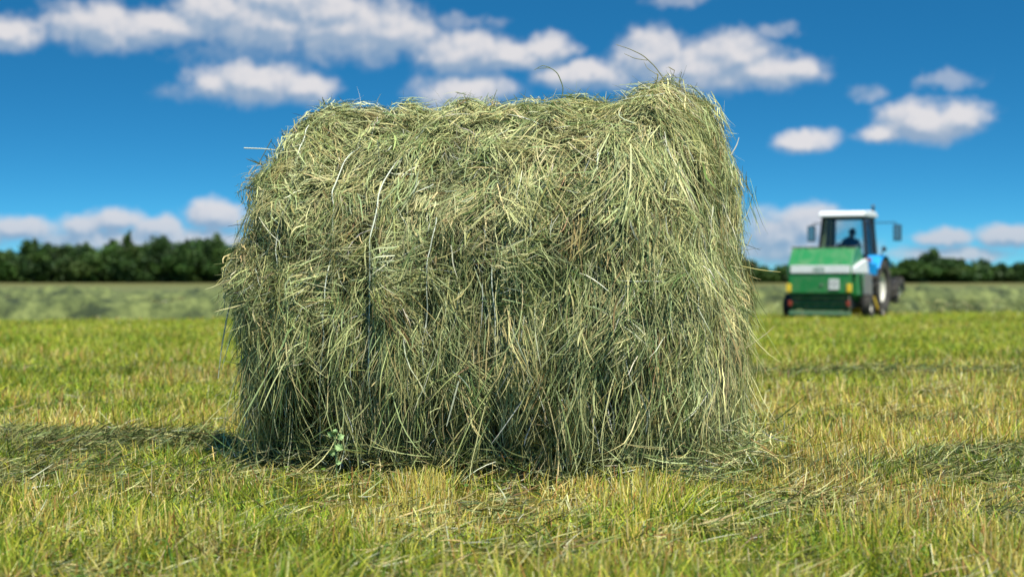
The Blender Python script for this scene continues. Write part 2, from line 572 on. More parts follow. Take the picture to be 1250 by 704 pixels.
    e2 = rng.random(NC4) < .22
    base2 = BC + rng.uniform(.72, 1.12, NC4)[:, None] * BU + rng.uniform(-.5, .55, NC4)[:, None] * BN
    base = np.where(e2[:, None], base2, base)
    base[:, 2] = rng.uniform(.03, .16, NC4) ** 1.0
    M = rng.integers(4, 16, NC4); idx = np.repeat(np.arange(NC4), M); N = len(idx)
    yaw = rng.random(NC4) * 6.28
    yy = yaw[idx] + rng.normal(0, .3, N)
    D = np.stack([np.cos(yy), np.sin(yy), rng.normal(0, .45, N)], 1)
    P0 = base[idx] + rng.normal(0, .03, (N, 3))
    L = rng.uniform(.06, .28, N); K = 5; P = np.zeros((N, K, 3)); p = P0; d = norm(D); curl = rng.normal(0, .12, (N, 3))
    for k in range(K):
        p[:, 2] = np.maximum(p[:, 2], .02 + rng.random(N) * .02)
        P[:, k] = p; d = norm(d + curl); p = p + d * (L / (K - 1))[:, None]
    w = rng.uniform(.0009, .0022, N)
    parts.append((P, w[:, None] * np.array([.8, 1, 1, .8, .3]), norm(np.cross(D, rng.normal(0, 1, (N, 3)))), palette(N, HAYC, [4, 5, 4, 4, 3, 1, .8, 2])))
    return parts

def at(px, py, d):
    """world point seen at photo pixel (px,py) at depth d, used only to write down measured stalk positions"""
    return np.array([(px - 625) / FPX * d, d, CAM_H + (HORIZON - py) / FPX * d])

def tube_np(pts, r, n=6, taper=None):
    pts = np.asarray(pts, float); K = len(pts)
    # smooth
    t = np.linspace(0, K - 1, (K - 1) * 6 + 1)
    pp = np.stack([np.interp(t, np.arange(K), pts[:, i]) for i in range(3)], 1)
    for _ in range(3): pp[1:-1] = (pp[:-2] + 2 * pp[1:-1] + pp[2:]) / 4
    K = len(pp)
    tan = norm(np.gradient(pp, axis=0))
    ref = np.array([0.3, .9, .1]); s = norm(np.cross(tan, ref)); u = np.cross(tan, s)
    a = np.linspace(0, 2 * math.pi, n, endpoint=False)
    rr = np.full(K, r) if taper is None else r * np.interp(np.linspace(0, 1, K), np.linspace(0, 1, len(taper)), taper)
    V = pp[:, None] + rr[:, None, None] * (np.cos(a)[None, :, None] * s[:, None] + np.sin(a)[None, :, None] * u[:, None])
    V = V.reshape(-1, 3)
    i, j = np.meshgrid(np.arange(K - 1), np.arange(n), indexing='ij'); i = i.ravel(); j = j.ravel(); j2 = (j + 1) % n
    F = np.stack([i * n + j, i * n + j2, (i + 1) * n + j2, (i + 1) * n + j], 1)
    return V, F

Vs, Fs, Ts = [], [], []; off = 0
for (P, w, S, C) in bale_strands():
    V, F, T = ribbons(P, w, S, C)
    Vs.append(V); Fs.append(F + off); Ts.append(T); off += len(V)
STALKS = [  # tall stray stalks against the sky and down the left side
 ([(684,128),(688,108),(681,90),(672,83),(655,84)], 6.95, .0022, (.16, .20, .08)),
 ([(672,83),(662,80),(652,86)], 6.95, .0015, (.16, .20, .08)),
 ([(812,100),(800,82),(785,68),(768,60),(752,55)], 6.8, .0022, (.25, .24, .12)),
 ([(790,74),(775,72),(762,66)], 6.8, .0016, (.25, .24, .12)),
 ([(803,92),(790,84),(786,76)], 6.8, .0014, (.35, .33, .18)),
 ([(830,112),(829,100),(832,88)], 6.8, .002, (.16, .16, .08)),
 ([(738,128),(740,112)], 6.9, .002, (.6, .6, .45)),
 ([(626,132),(632,122),(627,116)], 7.1, .002, (.14, .18, .08)),
 ([(298,181),(325,182),(356,186)], 6.95, .0026, (.62, .64, .48)),
 ([(332,170),(318,196),(305,218)], 7.0, .0018, (.16, .2, .12)),
 ([(440,136),(462,137),(484,137)], 7.2, .0026, (.66, .70, .55)),
 ([(284,316),(276,326),(272,345),(275,378),(268,384)], 6.75, .0026, (.5, .55, .35)),
 ([(294,345),(280,372),(271,420),(266,462)], 6.7, .0034, (.50, .55, .38)),
 ([(290,392),(279,420),(270,452)], 6.7, .0024, (.42, .50, .3)),
 ([(892,190),(899,178),(902,168)], 6.9, .0028, (.75, .75, .65)),
 ([(905,325),(930,330),(953,332)], 6.6, .0020, (.5, .45, .15)),
 ([(903,275),(912,262),(916,250)], 6.9, .002, (.6, .65, .5)),
 ([(912,300),(918,286)], 6.9, .002, (.5, .5, .35)),
 ([(910,425),(935,408),(945,398)], 6.7, .0018, (.5, .46, .25)),
 ([(560,465),(552,495),(545,520)], 6.25, .0036, (.6, .62, .42)),
 ([(640,420),(600,402),(560,396)], 6.35, .0024, (.5, .5, .3)),
]
for pts, d, r, c in STALKS:
    V, F = tube_np([at(x, y, d) for x, y in pts], r, 5, [1, 1, .5])
    Vs.append(V); Fs.append(F + off); Ts.append(np.tile(np.array(c), (len(V), 1))); off += len(V)
hb = mesh_np('hay', to_bale(np.concatenate(Vs)), np.concatenate(Fs), np.concatenate(Ts), hay_m, bale)
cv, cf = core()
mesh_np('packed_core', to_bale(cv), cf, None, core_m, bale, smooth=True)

# twine wrapped round the bale
twine_m = mat("pale_twine", (.66, .70, .54), .6, spec=.3)
for k, (a0, th_lo, th_hi, r_) in enumerate([(TWINES[0], -.7, 1.0, .0022), (TWINES[1], -1.25, 1.15, .0024), (TWINES[2], -1.3, 1.25, .0028), (TWINES[3], -1.0, .35, .0022), (TWINES[4], -.9, .1, .0020)]):
    t = np.linspace(th_hi, th_lo, 34)
    a = a0 + .02 * np.sin(t * 3 + a0 * 9) + .004 * np.sin(t * 17 + k)
    p = BC + a[:, None] * BU + (BR * np.cos(t))[:, None] * BN + (BR * np.sin(t))[:, None] * BZ
    hgt = 1.068 + .010 * np.sin(t * 9 + k * 2)
    p = BC + (p - BC) / bale_f(p)[:, None] * hgt[:, None]
    p[:, 2] = np.maximum(p[:, 2], .04)
    V, F = tube_np(p, r_, 6)
    o = mesh_np('twine', to_bale(V), F, None, twine_m, bale, smooth=True)

# ------------------------------------------------------------------ grass and stubble
def blades():
    N = 520000
    dmin, dmax = 3.9, 52.0
    u = rng.random(N)
    e = .40
    d = (dmin ** e + u * (dmax ** e - dmin ** e)) ** (1 / e)
    x = rng.uniform(-1, 1, N) * (.335 * d + .8)
    y = d
    # patches: 0 green, 1 dry stubble
    patch = fbm(x * .55 + 30, y * .9 + 30, 5, 4)
    patch2 = fbm(x * 2.6 + 10, y * 2.6, 8, 3)
    dry = np.clip((patch - .485) * 4.6 + (patch2 - .5) * 2.4 + .25, 0.05, .80)
    dry = np.clip(dry + .20 * (1 - sstep((d - 5.6) / 1.6)) * (patch2 > .42), 0, .85)
    dry = dry * (1 - .75 * sstep((d - 9) / 10))
    bare = fbm(x * 3.1 + 3, y * 3.1 + 9, 14, 3)
    lb = (np.stack([x, y, np.zeros(N)], 1) - BC) ; la = lb @ BU; ln_ = lb @ BN
    under = (np.abs(la) < .86) & (np.abs(ln_) < .36)
    keep = ~under & (y < row_y(x) + 1.5) & ((bare > .44) | (rng.random(N) < .16))
    x, y, d, dry, patch = x[keep], y[keep], d[keep], dry[keep], patch[keep]; N = len(x)
    isdry = rng.random(N) < dry
    sc = np.clip(d / 9.0, .72, 6) ** .8
    H = np.where(isdry, rng.uniform(.03, .11, N), rng.uniform(.025, .11, N)) * (1 + .10 * (d / 30))
    H *= .25 + 1.5 * fbm(x * 2.2, y * 2.2 + 4, 33, 4)
    w = np.where(isdry, rng.uniform(.0012, .0026, N), rng.uniform(.0014, .0038, N)) * sc
    yaw = rng.random(N) * 6.283
    lean = np.where(isdry, np.abs(rng.normal(.08, .38, N)), np.abs(rng.normal(.35, .5, N)))
    dirx = np.cos(yaw) * lean; diry = np.sin(yaw) * lean
    z0 = ground_z(x, y) - .008
    K = 4
    P = np.zeros((N, K, 3)); bend = np.where(isdry, .1, .8) * rng.random(N)
    for k in range(K):
        t = k / (K - 1)
        P[:, k, 0] = x + dirx * H * t * (1 + bend * t)
        P[:, k, 1] = y + diry * H * t * (1 + bend * t)
        P[:, k, 2] = z0 + H * t * (1 - .28 * bend * t)
    fy = rng.random(N) * 3.14 - .0
    S = np.stack([np.cos(fy * .5 - .8), np.sin(fy * .5 - .8), rng.normal(0, .1, N)], 1)
    S = norm(S)
    tap = np.where(isdry[:, None], np.array([.8, 1, .95, .7]), np.array([.8, 1, .75, .12]))
    DRY = [(.68, .52, .12), (.76, .63, .22), (.52, .42, .08), (.46, .22, .07), (.82, .72, .38), (.46, .45, .07)]
    GRN = [(.24, .34, .022), (.36, .42, .035), (.11, .21, .015), (.50, .50, .045), (.04, .085, .012), (.34, .36, .04)]
    cd = palette(N, DRY, [5, 4, 4, 2, 1.2, 3]); cg = palette(N, GRN, [5, 5, 4, 4, 2, 3])
    C = np.where(isdry[:, None], cd, cg)
    C = C * (.62 + .75 * fbm(x * .8 + 5, y * 1.3, 66, 4))[:, None]
    # far off the eye sees sunlit tips only
    return ribbons(P, w[:, None] * tap, S, C)
gm = strand_mat('grass_blade', .32, .5, .3)
V, F, T = blades()
go = mesh_np('stubble_grass', V, F, T, gm)
tag(go, 'short yellow green stubble and grass covering the mown field', 'grass', kind='stuff')

# broad leaved weeds low in the turf
def low_leaves():
    N = 42000
    e = .5; d = (3.9 ** e + rng.random(N) * (26 ** e - 3.9 ** e)) ** 2
    x = rng.uniform(-1, 1, N) * (.335 * d + .8); y = d
    pt = fbm(x * 1.6 + 80, y * 1.6, 55, 3)
    lb = (np.stack([x, y, np.zeros(N)], 1) - BC) ; la = lb @ BU; ln_ = lb @ BN
    k_ = ((pt > .52)) & ~((np.abs(la) < .86) & (np.abs(ln_) < .36)); x, y, d = x[k_], y[k_], d[k_]; N = len(x)
    L = rng.uniform(.008, .022, N); yaw = rng.random(N) * 6.28
    z0 = ground_z(x, y) + rng.uniform(.01, .065, N)
    K = 4; P = np.zeros((N, K, 3)); up = rng.uniform(-.2, .9, N)
    for k in range(K):
        t = k / 3
        P[:, k] = np.stack([x + np.cos(yaw) * L * t, y + np.sin(yaw) * L * t, z0 + up * L * t * (1 - .5 * t)], 1)
    S = np.stack([-np.sin(yaw), np.cos(yaw), rng.normal(0, .5, N)], 1)
    w = L * .30
    return ribbons(P, w[:, None] * np.array([.3, 1, .9, .1]), norm(S), palette(N, [(.09, .17, .025), (.14, .23, .035), (.22, .29, .05), (.05, .11, .02)], [4, 4, 3, 2]))
V, F, T = low_leaves()
tag(mesh_np('ground_cover', V, F, T, gm), 'low green clover leaves between the stubble stalks', 'ground cover', kind='stuff')

# ------------------------------------------------------------------ loose cut hay on the ground
def loose(name, label, spots, pal=(2.5, 5, 5, 5, 1.2, 1.2, .2, 4), cat='loose hay'):
    """spots: (cx, cy, rx, ry, clumps, height)"""
    PP = []
    out = []
    for (cx, cy, rx, ry, nc, hh) in spots:
        r = np.sqrt(rng.random(nc)); an = rng.random(nc) * 6.28
        c = np.stack([cx + rx * r * np.cos(an), cy + ry * r * np.sin(an)], 1)
        lump = fbm(c[:, 0] * 3, c[:, 1] * 3, 91, 3)
        zt = hh * (1 - r ** 2) * (.1 + 1.7 * lump)
        M = rng.integers(6, 18, nc); idx = np.repeat(np.arange(nc), M); N = len(idx)
        yaw = rng.uniform(-1.57, 1.57, nc)[idx] + rng.normal(0, .6, N)
        D = norm(np.stack([np.cos(yaw), np.sin(yaw), rng.normal(0, .34, N)], 1))
        sc = max(1, cy / 9)
        L = rng.uniform(.03, .14, N) * sc ** .5
        q = np.zeros((N, 3)); q[:, :2] = c[idx] + rng.normal(0, .03 * sc, (N, 2))
        zz = rng.random(N) * zt[idx] + .03
        K = 5; P = np.zeros((N, K, 3)); p = q; d = D; curl = rng.normal(0, .12, (N, 3)); curl[:, 2] *= .4
        p = p - d * (L / 2)[:, None]
        h = zz
        for k in range(K):
            P[:, k, :2] = p[:, :2]
            P[:, k, 2] = np.maximum(ground_z(p[:, 0], p[:, 1]) + .015, ground_z(p[:, 0], p[:, 1]) + h)
            h = h + d[:, 2] * L / (K - 1)
            d = norm(d + curl); p = p + d * (L / (K - 1))[:, None]
        w = rng.uniform(.0009, .0023, N) * sc ** .8
        S = norm(np.cross(D, rng.normal(0, 1, (N, 3))))
        out.append((P, w[:, None] * np.array([.8, 1, 1, .8, .3]), S, palette(N, HAYC, pal, .25) * np.array([.66, .66, .56])))
    P, w, S, C = [np.concatenate([o[i] for o in out]) for i in range(4)]
    V, F, T = ribbons(P, w, S, C)
    o = mesh_np(name, V, F, T, hay_m)
    return tag(o, label, cat, kind='stuff')
loose('loose_hay', 'dull green loose hay strewn in a low swath left of the bale',
      [(-2.9, 7.75, 1.4, .45, 900, .10), (-1.75, 7.45, .75, .30, 480, .09), (-1.35, 7.25, .35, .22, 160, .07), (-1.9, 6.6, .9, .4, 130, .03)])
loose('loose_hay', 'thin dull scatter of loose hay on the stubble right of the bale',
      [(2.15, 7.0, .65, .35, 380, .07), (1.75, 6.75, .5, .3, 150, .03), (3.0, 7.2, .9, .4, 350, .07), (1.15, 6.6, .4, .35, 170, .03), (1.75, 8.9, 1.0, .18, 190, .035),
       (1.5, 5.35, .8, .45, 150, .03), (1.9, 4.9, .7, .3, 90, .02)])
loose('loose_hay', 'grey green line of loose hay across the field behind the bale',
      [(3.2, 13.2, 2.2, .35, 420, .07), (-4.2, 13.8, 1.8, .3, 90, .03), (6.0, 13.5, 2.0, .3, 200, .05), (-1.8, 13.0, .35, .3, 90, .1)])
# sparse bits everywhere near
loose('loose_hay', 'single cut stalks scattered thinly over the stubble in front', [(0, 5.6, 2.6, 1.7, 1500, .02), (0, 10, 5, 3.4, 1300, .03)], pal=(5, 3, 2, 4, 6, 2.5, .6, 1))

# ------------------------------------------------------------------ far windrows of un-baled hay
def windrows():
    Vs, Fs = [], []; off = 0
    nx = 520
    x = np.linspace(-42, 42, nx)
    for r, (dy, hh, ww) in enumerate([(1.5, .70, 1.4), (7.0, .50, 1.5), (13.5, .50, 1.6), (21, .50, 1.7), (31, .5, 1.9), (44, .5, 2.2)]):
        s = np.linspace(-1, 1, 15)
        X, Sx = np.meshgrid(x, s)
        Y = row_y(X) * 1.0 + dy + Sx * ww + (fbm(X * .35, X * 0 + r, 60 + r, 3) - .5) * 3.0
        env = (1 - Sx ** 2) ** .8
        hgt = hh * (.15 + 1.4 * fbm(X * .9 + r * 9, Y * .9, 70 + r, 4)) + .26 * (fbm(X * 3.5, Y * 3.5, 80 + r, 3) - .5)
        Z = ground_z(X, Y) - .03 + env * hgt
        V = np.stack([X, Y, Z], -1).reshape(-1, 3)
        ny = 15; i = (np.arange(ny - 1)[:, None] * nx + np.arange(nx - 1)[None, :]).reshape(-1)
        Fs.append(np.stack([i, i + 1, i + nx + 1, i + nx], 1) + off); Vs.append(V); off += len(V)
    m = bpy.data.materials.new('wilted_hay'); m.use_nodes = True
    h = NG(m.node_tree); b = m.node_tree.nodes['Principled BSDF']
    t = h.n('ShaderNodeTexCoord').outputs['Object']
    n_ = h.noise(h.v('MULTIPLY', t, (1, .5, 1)), 1.6, 7, .72)
    h.link(h.ramp(n_, [(.38, (.02, .034, .008)), (.5, (.085, .11, .028)), (.62, (.17, .20, .055))]), b.inputs['Base Color'])
    b.inputs['Roughness'].default_value = .9
    bp = h.n('ShaderNodeBump'); bp.inputs['Strength'].default_value = 1; bp.inputs['Distance'].default_value = .12
    h.link(n_, bp.inputs['Height']); h.link(bp.outputs[0], b.inputs['Normal'])
    o = mesh_np('windrow_hay', np.concatenate(Vs), np.concatenate(Fs), None, m, smooth=True)
    tag(o, 'low grey green rows of cut hay lying across the far field', 'cut hay', kind='stuff')
windrows()
def windrow_stalks():
    N = 60000
    x = rng.uniform(-20, 20, N); r = rng.choice([1.5, 7.0, 13.5], N, p=[.55, .3, .15])
    y = row_y(x) + r + rng.normal(0, .6, N)
    z = ground_z(x, y) + rng.uniform(.05, .42, N)
    yaw = rng.random(N) * 6.28
    D = norm(np.stack([np.cos(yaw), np.sin(yaw), rng.normal(0, .5, N)], 1))
    L = rng.uniform(.15, .45, N); K = 3
    P = np.stack([np.stack([x, y, z], 1) + D * (L * t)[:, None] + np.array([0, 0, -.10]) * t * t for t in (0, .5, 1)], 1)
    w = rng.uniform(.004, .010, N)
    V, F, T = ribbons(P, w[:, None] * np.array([.8, 1, .4]), norm(np.cross(D, rng.normal(0, 1, (N, 3)))), palette(N, HAYC, [3, 5, 4, 5, 1.5, 1, .1, 3], .25) * .65)
    tag(mesh_np('windrow_stalks', V, F, T, hay_m), 'loose stalks bristling on the far rows of cut hay', 'cut hay', kind='stuff')
windrow_stalks()

# ------------------------------------------------------------------ trees
leaf_m = strand_mat('tree_leaf', .25, .6, .25)
bark_m = mat('bark', (.10, .08, .06), .9, dirt=(.2, .18, .15))
LEAFC = [(.040, .090, .018), (.060, .125, .022), (.028, .065, .016), (.095, .155, .030), (.045, .085, .030)]

def crown_geo(blobs, n, size, cols=LEAFC):
    """leaf clumps through blobs (cx,cy,cz,rx,ry,rz)"""
    B = np.array(blobs); vol = B[:, 3] * B[:, 5]; bi = rng.choice(len(B), n, p=vol / vol.sum())
    d = norm(rng.normal(0, 1, (n, 3))); rr = rng.random(n) ** .42
    lump = 1 + .35 * (fbm(d[:, 0] * 2.5 + bi * 3, d[:, 2] * 2.5 + bi, 15, 2) - .5) * 2
    p = B[bi, :3] + d * B[bi, 3:] * (rr * lump)[:, None]
    t1 = norm(rng.normal(0, 1, (n, 3))); t2 = norm(np.cross(t1, rng.normal(0, 1, (n, 3))))
    s = size * rng.uniform(.5, 1.4, n)[:, None]
    V = np.stack([p - t1 * s, p - t2 * s * .6, p + t1 * s, p + t2 * s * .6], 1).reshape(-1, 3)
    F = np.arange(4 * n).reshape(n, 4)
    base = palette(len(B), cols, [3, 3, 2, 1, 2], .15)[bi]
    T = np.repeat(base * .6 + palette(n, cols, [3, 3, 2, 1.5, 2]) * .4, 4, 0)
    return V, F, T

def trunk_geo(h, r):
    V, F = tube_np([(0, 0, -.3), (.03 * h, 0, h * .35), (-.01 * h, .01 * h, h * .7), (0, 0, h * .95)], r, 8, [1.2, .9, .6, .2])
    Vs, Fs = [V], [F]; off = len(V)
    for k in range(7):
        z = h * (.3 + .08 * k); a = k * 2.4; l = h * .26 * (1 - k * .09)
        v, f = tube_np([(0, 0, z), (math.cos(a) * l * .6, math.sin(a) * l * .6, z + l * .4), (math.cos(a) * l, math.sin(a) * l, z + l * .8)], r * .4, 6, [1, .7, .3])
        Vs.append(v); Fs.append(f + off); off += len(v)
    return np.concatenate(Vs), np.concatenate(Fs)

TD = 255.0
def px2x(px, d): return (px - 625) / FPX * d
def pxh(py, d): return CAM_H + (HORIZON - py) / FPX * d + .33   # height over the far field

def tree(px, top, wid, d, label, name='broadleaf_tree', conic=False):
    x = px2x(px, d); h = pxh(top, d); w = wid / FPX * d / 2
    o = empty(name, (x, d, -.33)); tag(o, label, 'tree', 'trees standing up out of the far tree line')
    V, F = trunk_geo(h, .02 * h + .06); mesh_np('trunk', V, F, None, bark_m, o, smooth=True)
    bl = []
    n = 9
    for k in range(n):
        t = k / (n - 1)
        ww = w * ((1 - t) ** .7 * .9 + .12 if conic else math.sin(math.pi * (t * .72 + .2)) * .9)
        a = k * 2.4
        q = rng.uniform(.75, 1.3); bl.append((math.cos(a) * ww * .5, math.sin(a) * ww * .5, h * (.14 + .72 * t), ww * .8 * q, ww * .8 * q, h * .15 * q))
    V, F, T = crown_geo(bl, 4200, .24); mesh_np('crown', V, F, T, leaf_m, o)

tree(157, 279, 44, 246, 'tall pointed dark tree standing highest above the left tree line', conic=True)
tree(197, 286, 60, 248, 'round topped dark tree just right of the pointed tree')
tree(226, 291, 50, 246, 'broad tree between the round topped tree and the one nearest the bale')
tree(262, 286, 62, 248, 'bushy dark tree in the left tree line closest to the bale')
tree(103, 293, 50, 250, 'dark tree in the left tree line farthest left of the pointed tree')
tree(1137, 303, 66, 250, 'rounded dark tree standing alone high to the right of the tractor')
tree(1112, 315, 50, 248, 'lower bushy tree between the tractor and the lone rounded tree')
tree(1172, 316, 44, 249, 'bushy tree right of the lone rounded tree')
tree(40, 290, 50, 250, 'wide dark tree at the far left end of the tree line')

def wood():
    bl = []
    px = -200
    while px < 1500:
        if px < 330: top = 301 + rng.normal(0, 5)
        elif px < 900: top = 312 + rng.normal(0, 5)
        elif px < 1080: top = 324 + rng.normal(0, 3)
        else: top = 322 + rng.normal(0, 4)
        d = TD + rng.uniform(-2, 9); h = pxh(top, d); w = rng.uniform(1.4, 2.8)
        x = px2x(px, d)
        bl += [(x, d, h * .35 - .33, w, w, h * .42), (x + rng.normal(0, .5), d, h * .72 - .33, w * .7, w * .7, h * .28)]
        px += rng.uniform(7, 13)
    V, F, T = crown_geo(bl, 170000, .34)
    tag(mesh_np('far_wood', V, F, T, leaf_m), 'low dark green wood closing the far side of the field', 'wood', kind='stuff')
wood()

# ------------------------------------------------------------------ hard-surface helper
class MB:
    def __init__(s): s.bm = bmesh.new()
    def box(s, c, size, rot=None):
        r = bmesh.ops.create_cube(s.bm, size=1)
        M = Matrix.Translation(c) @ (rot.to_4x4() if rot else Matrix.Identity(4)) @ Matrix.Diagonal((*size, 1))
        bmesh.ops.transform(s.bm, matrix=M, verts=r['verts']); return s
    def bar(s, a, b, r=.02, n=8, r2=None):
        a = Vector(a); b = Vector(b); d = b - a
        q = bmesh.ops.create_cone(s.bm, cap_ends=True, segments=n, radius1=r, radius2=r if r2 is None else r2, depth=d.length)
        M = Matrix.Translation((a + b) / 2) @ d.to_track_quat('Z', 'Y').to_matrix().to_4x4()
        bmesh.ops.transform(s.bm, matrix=M, verts=q['verts']); return s
    def path(s, pts, r=.02, n=8):
        for a, b in zip(pts[:-1], pts[1:]): s.bar(a, b, r, n)
        for p in pts[1:-1]: s.ball(p, r * 1.02)
        return s
    def ball(s, c, r, sc=(1, 1, 1)):
        q = bmesh.ops.create_uvsphere(s.bm, u_segments=12, v_segments=8, radius=r)
        bmesh.ops.transform(s.bm, matrix=Matrix.Translation(c) @ Matrix.Diagonal((*sc, 1)), verts=q['verts']); return s
    def prism(s, prof, x0, x1):
        """profile in (y,z), extruded along x"""
        A = [s.bm.verts.new((x0, y, z)) for y, z in prof]; B = [s.bm.verts.new((x1, y, z)) for y, z in prof]
        s.bm.faces.new(A); s.bm.faces.new(B[::-1]); n = len(prof)
        for i in range(n): s.bm.faces.new((A[i], B[i], B[(i + 1) % n], A[(i + 1) % n]))
        return s
    def lathe_x(s, prof, n=40, c=(0, 0, 0)):
        """profile of (x, r) turned about the x axis, closed loop"""
        rings = []
        for k in range(n):
            a = 2 * math.pi * k / n
            rings.append([s.bm.verts.new((c[0] + x, c[1] + r * math.cos(a), c[2] + r * math.sin(a))) for x, r in prof])
        m = len(prof)
        for k in range(n):
            for i in range(m):
                s.bm.faces.new((rings[k][i], rings[k][(i + 1) % m], rings[(k + 1) % n][(i + 1) % m], rings[(k + 1) % n][i]))
        return s
    def mark(s, n0, idx):
        s.bm.faces.ensure_lookup_table()
        for f in list(s.bm.faces)[n0:]: f.material_index = idx
        return s
    def build(s, name, m, parent=None, bevel=0., smooth=False, loc=None):
        bmesh.ops.recalc_face_normals(s.bm, faces=s.bm.faces)
        me = bpy.data.meshes.new(name); s.bm.to_mesh(me); s.bm.free()
        me.materials.append(m)
        if smooth: me.shade_smooth()
        o = bpy.data.objects.new(name, me); COL.objects.link(o)
        if parent: o.parent = parent
        if loc: o.location = loc
        if bevel:
            b = o.modifiers.new('bevel', 'BEVEL'); b.width = bevel; b.segments = 2; b.limit_method = 'ANGLE'
        if smooth:
            o.data.set_sharp_from_angle(angle=R(40))
        return o

DUST = (.30, .26, .18)
M = {
 'green': mat('green_paint', (.012, .20, .05), .42, coat=.25, dirt=DUST, dirt_amt=.20, dirt_scale=3),
 'white': mat('white_paint', (.78, .80, .80), .4, dirt=DUST, dirt_amt=.18),
 'pale': mat('pale_decal', (.42, .52, .46), .6),
 'lettering': mat('green_lettering', (.20, .34, .24), .6),
 'blue': mat('blue_paint', (.012, .33, .76), .35, coat=.3, dirt=DUST, dirt_amt=.12),
 'black': mat('black_frame', (.02, .022, .025), .5),
 'rubber': mat('rubber', (.028, .027, .026), .85, dirt=(.16, .14, .10), dirt_amt=.6),
 'rim': mat('cream_rim', (.68, .66, .56), .5, dirt=DUST, dirt_amt=.4),
 'grey': mat('grey_metal', (.22, .22, .21), .55, metal=.3, dirt=DUST, dirt_amt=.5),
 'dark': mat('dark_metal', (.035, .04, .04), .6, dirt=DUST, dirt_amt=.5),
 'yellow': mat('yellow_lens', (.80, .55, .04), .3),
 'red': mat('red_lens', (.30, .04, .02), .5),
 'plate': mat('plate_white', (.75, .76, .75), .5),
 'jacket': mat('blue_cloth', (.018, .05, .10), .9, dirt=(.03, .08, .15)),
 'trousers': mat('dark_cloth', (.02, .022, .03), .9, dirt=(.04, .04, .05)),
 'skin': mat('skin', (.45, .26, .18), .55),
 'hair': mat('brown_hair', (.03, .02, .015), .7),
 'straw': mat('caught_hay', (.28, .30, .13), .9, dirt=(.1, .12, .05)),
}
glass = bpy.data.materials.new('window_glass'); glass.use_nodes = True
_g = NG(glass.node_tree); glass.node_tree.nodes['Principled BSDF'].inputs['Roughness'].default_value = .03
_tr = _g.n('ShaderNodeBsdfTransparent'); _tr.inputs[0].default_value = (.90, .95, .95, 1)
_gl = _g.n('ShaderNodeBsdfGlossy'); _gl.inputs['Roughness'].default_value = .03
_fr = _g.n('ShaderNodeFresnel'); _mx = _g.n('ShaderNodeMixShader')
_g.link(_fr.outputs[0], _mx.inputs[0]); _g.link(_tr.outputs[0], _mx.inputs[1]); _g.link(_gl.outputs[0], _mx.inputs[2])
_g.link(_mx.outputs[0], glass.node_tree.nodes['Material Output'].inputs[0])

def wheel(parent, x, y, r, width, rim_r, side, lugs=24, lug_h=.035, rimmat='rim', name='wheel'):
    """a wheel is a part of its machine: tyre and rim are its pieces"""
    w = empty(name, (x, y, r)); w.parent = parent
    hw = width / 2
    prof = [(-hw * .62, rim_r), (-hw * .98, rim_r + (r - rim_r) * .35), (-hw, rim_r + (r - rim_r) * .7), (-hw * .82, r - .02), (0, r),
            (hw * .82, r - .02), (hw, rim_r + (r - rim_r) * .7), (hw * .98, rim_r + (r - rim_r) * .35), (hw * .62, rim_r)]
    t = MB().lathe_x(prof, 48)
    for k in range(lugs):
        for s in (-1, 1):
            a = 2 * math.pi * (k + (.5 if s > 0 else 0)) / lugs
            rot = Matrix.Rotation(a, 3, 'X') @ Matrix.Rotation(s * .6, 3, 'Z')
            c = Vector((s * hw * .5, 0, 0)) + Matrix.Rotation(a, 3, 'X') @ Vector((0, 0, r + lug_h * .2))
            t.box(c, (hw * 1.05, lug_h * 1.1, lug_h * 1.6), rot)
    t.build('tyre', M['rubber'], w, smooth=False)
    e = side * hw
    pr = [(-hw * .6, rim_r + .005), (hw * .6, rim_r + .005), (hw * .66, rim_r - .02), (hw * .3, rim_r * .82), (hw * .2, rim_r * .35), (hw * .42, rim_r * .30), (hw * .42, .01),
          (-hw * .1, .01), (-hw * .1, rim_r * .8), (-hw * .6, rim_r * .9)]
    if side < 0: pr = [(-a, b) for a, b in pr]
    m = MB().lathe_x(pr, 40)
    for k in range(8):
        a = k * math.pi / 4
        m.bar((side * hw * .40, math.cos(a) * rim_r * .22, math.sin(a) * rim_r * .22), (side * hw * .48, math.cos(a) * rim_r * .22, math.sin(a) * rim_r * .22), .012, 6)
    m.build('rim', M[rimmat], w, smooth=True)
    return w

HEAD = R(25)
GZ = -.33
fw = Vector((math.sin(HEAD), math.cos(HEAD), 0))
BPOS = Vector(((1000 - 625) / FPX * 44.0, 44.0, GZ))
THEAD = HEAD + R(1)
TPOS = BPOS + fw * 2.4 + Vector((math.sin(THEAD), math.cos(THEAD), 0)) * 1.4 + Vector((-math.cos(THEAD), math.sin(THEAD), 0)) * .24

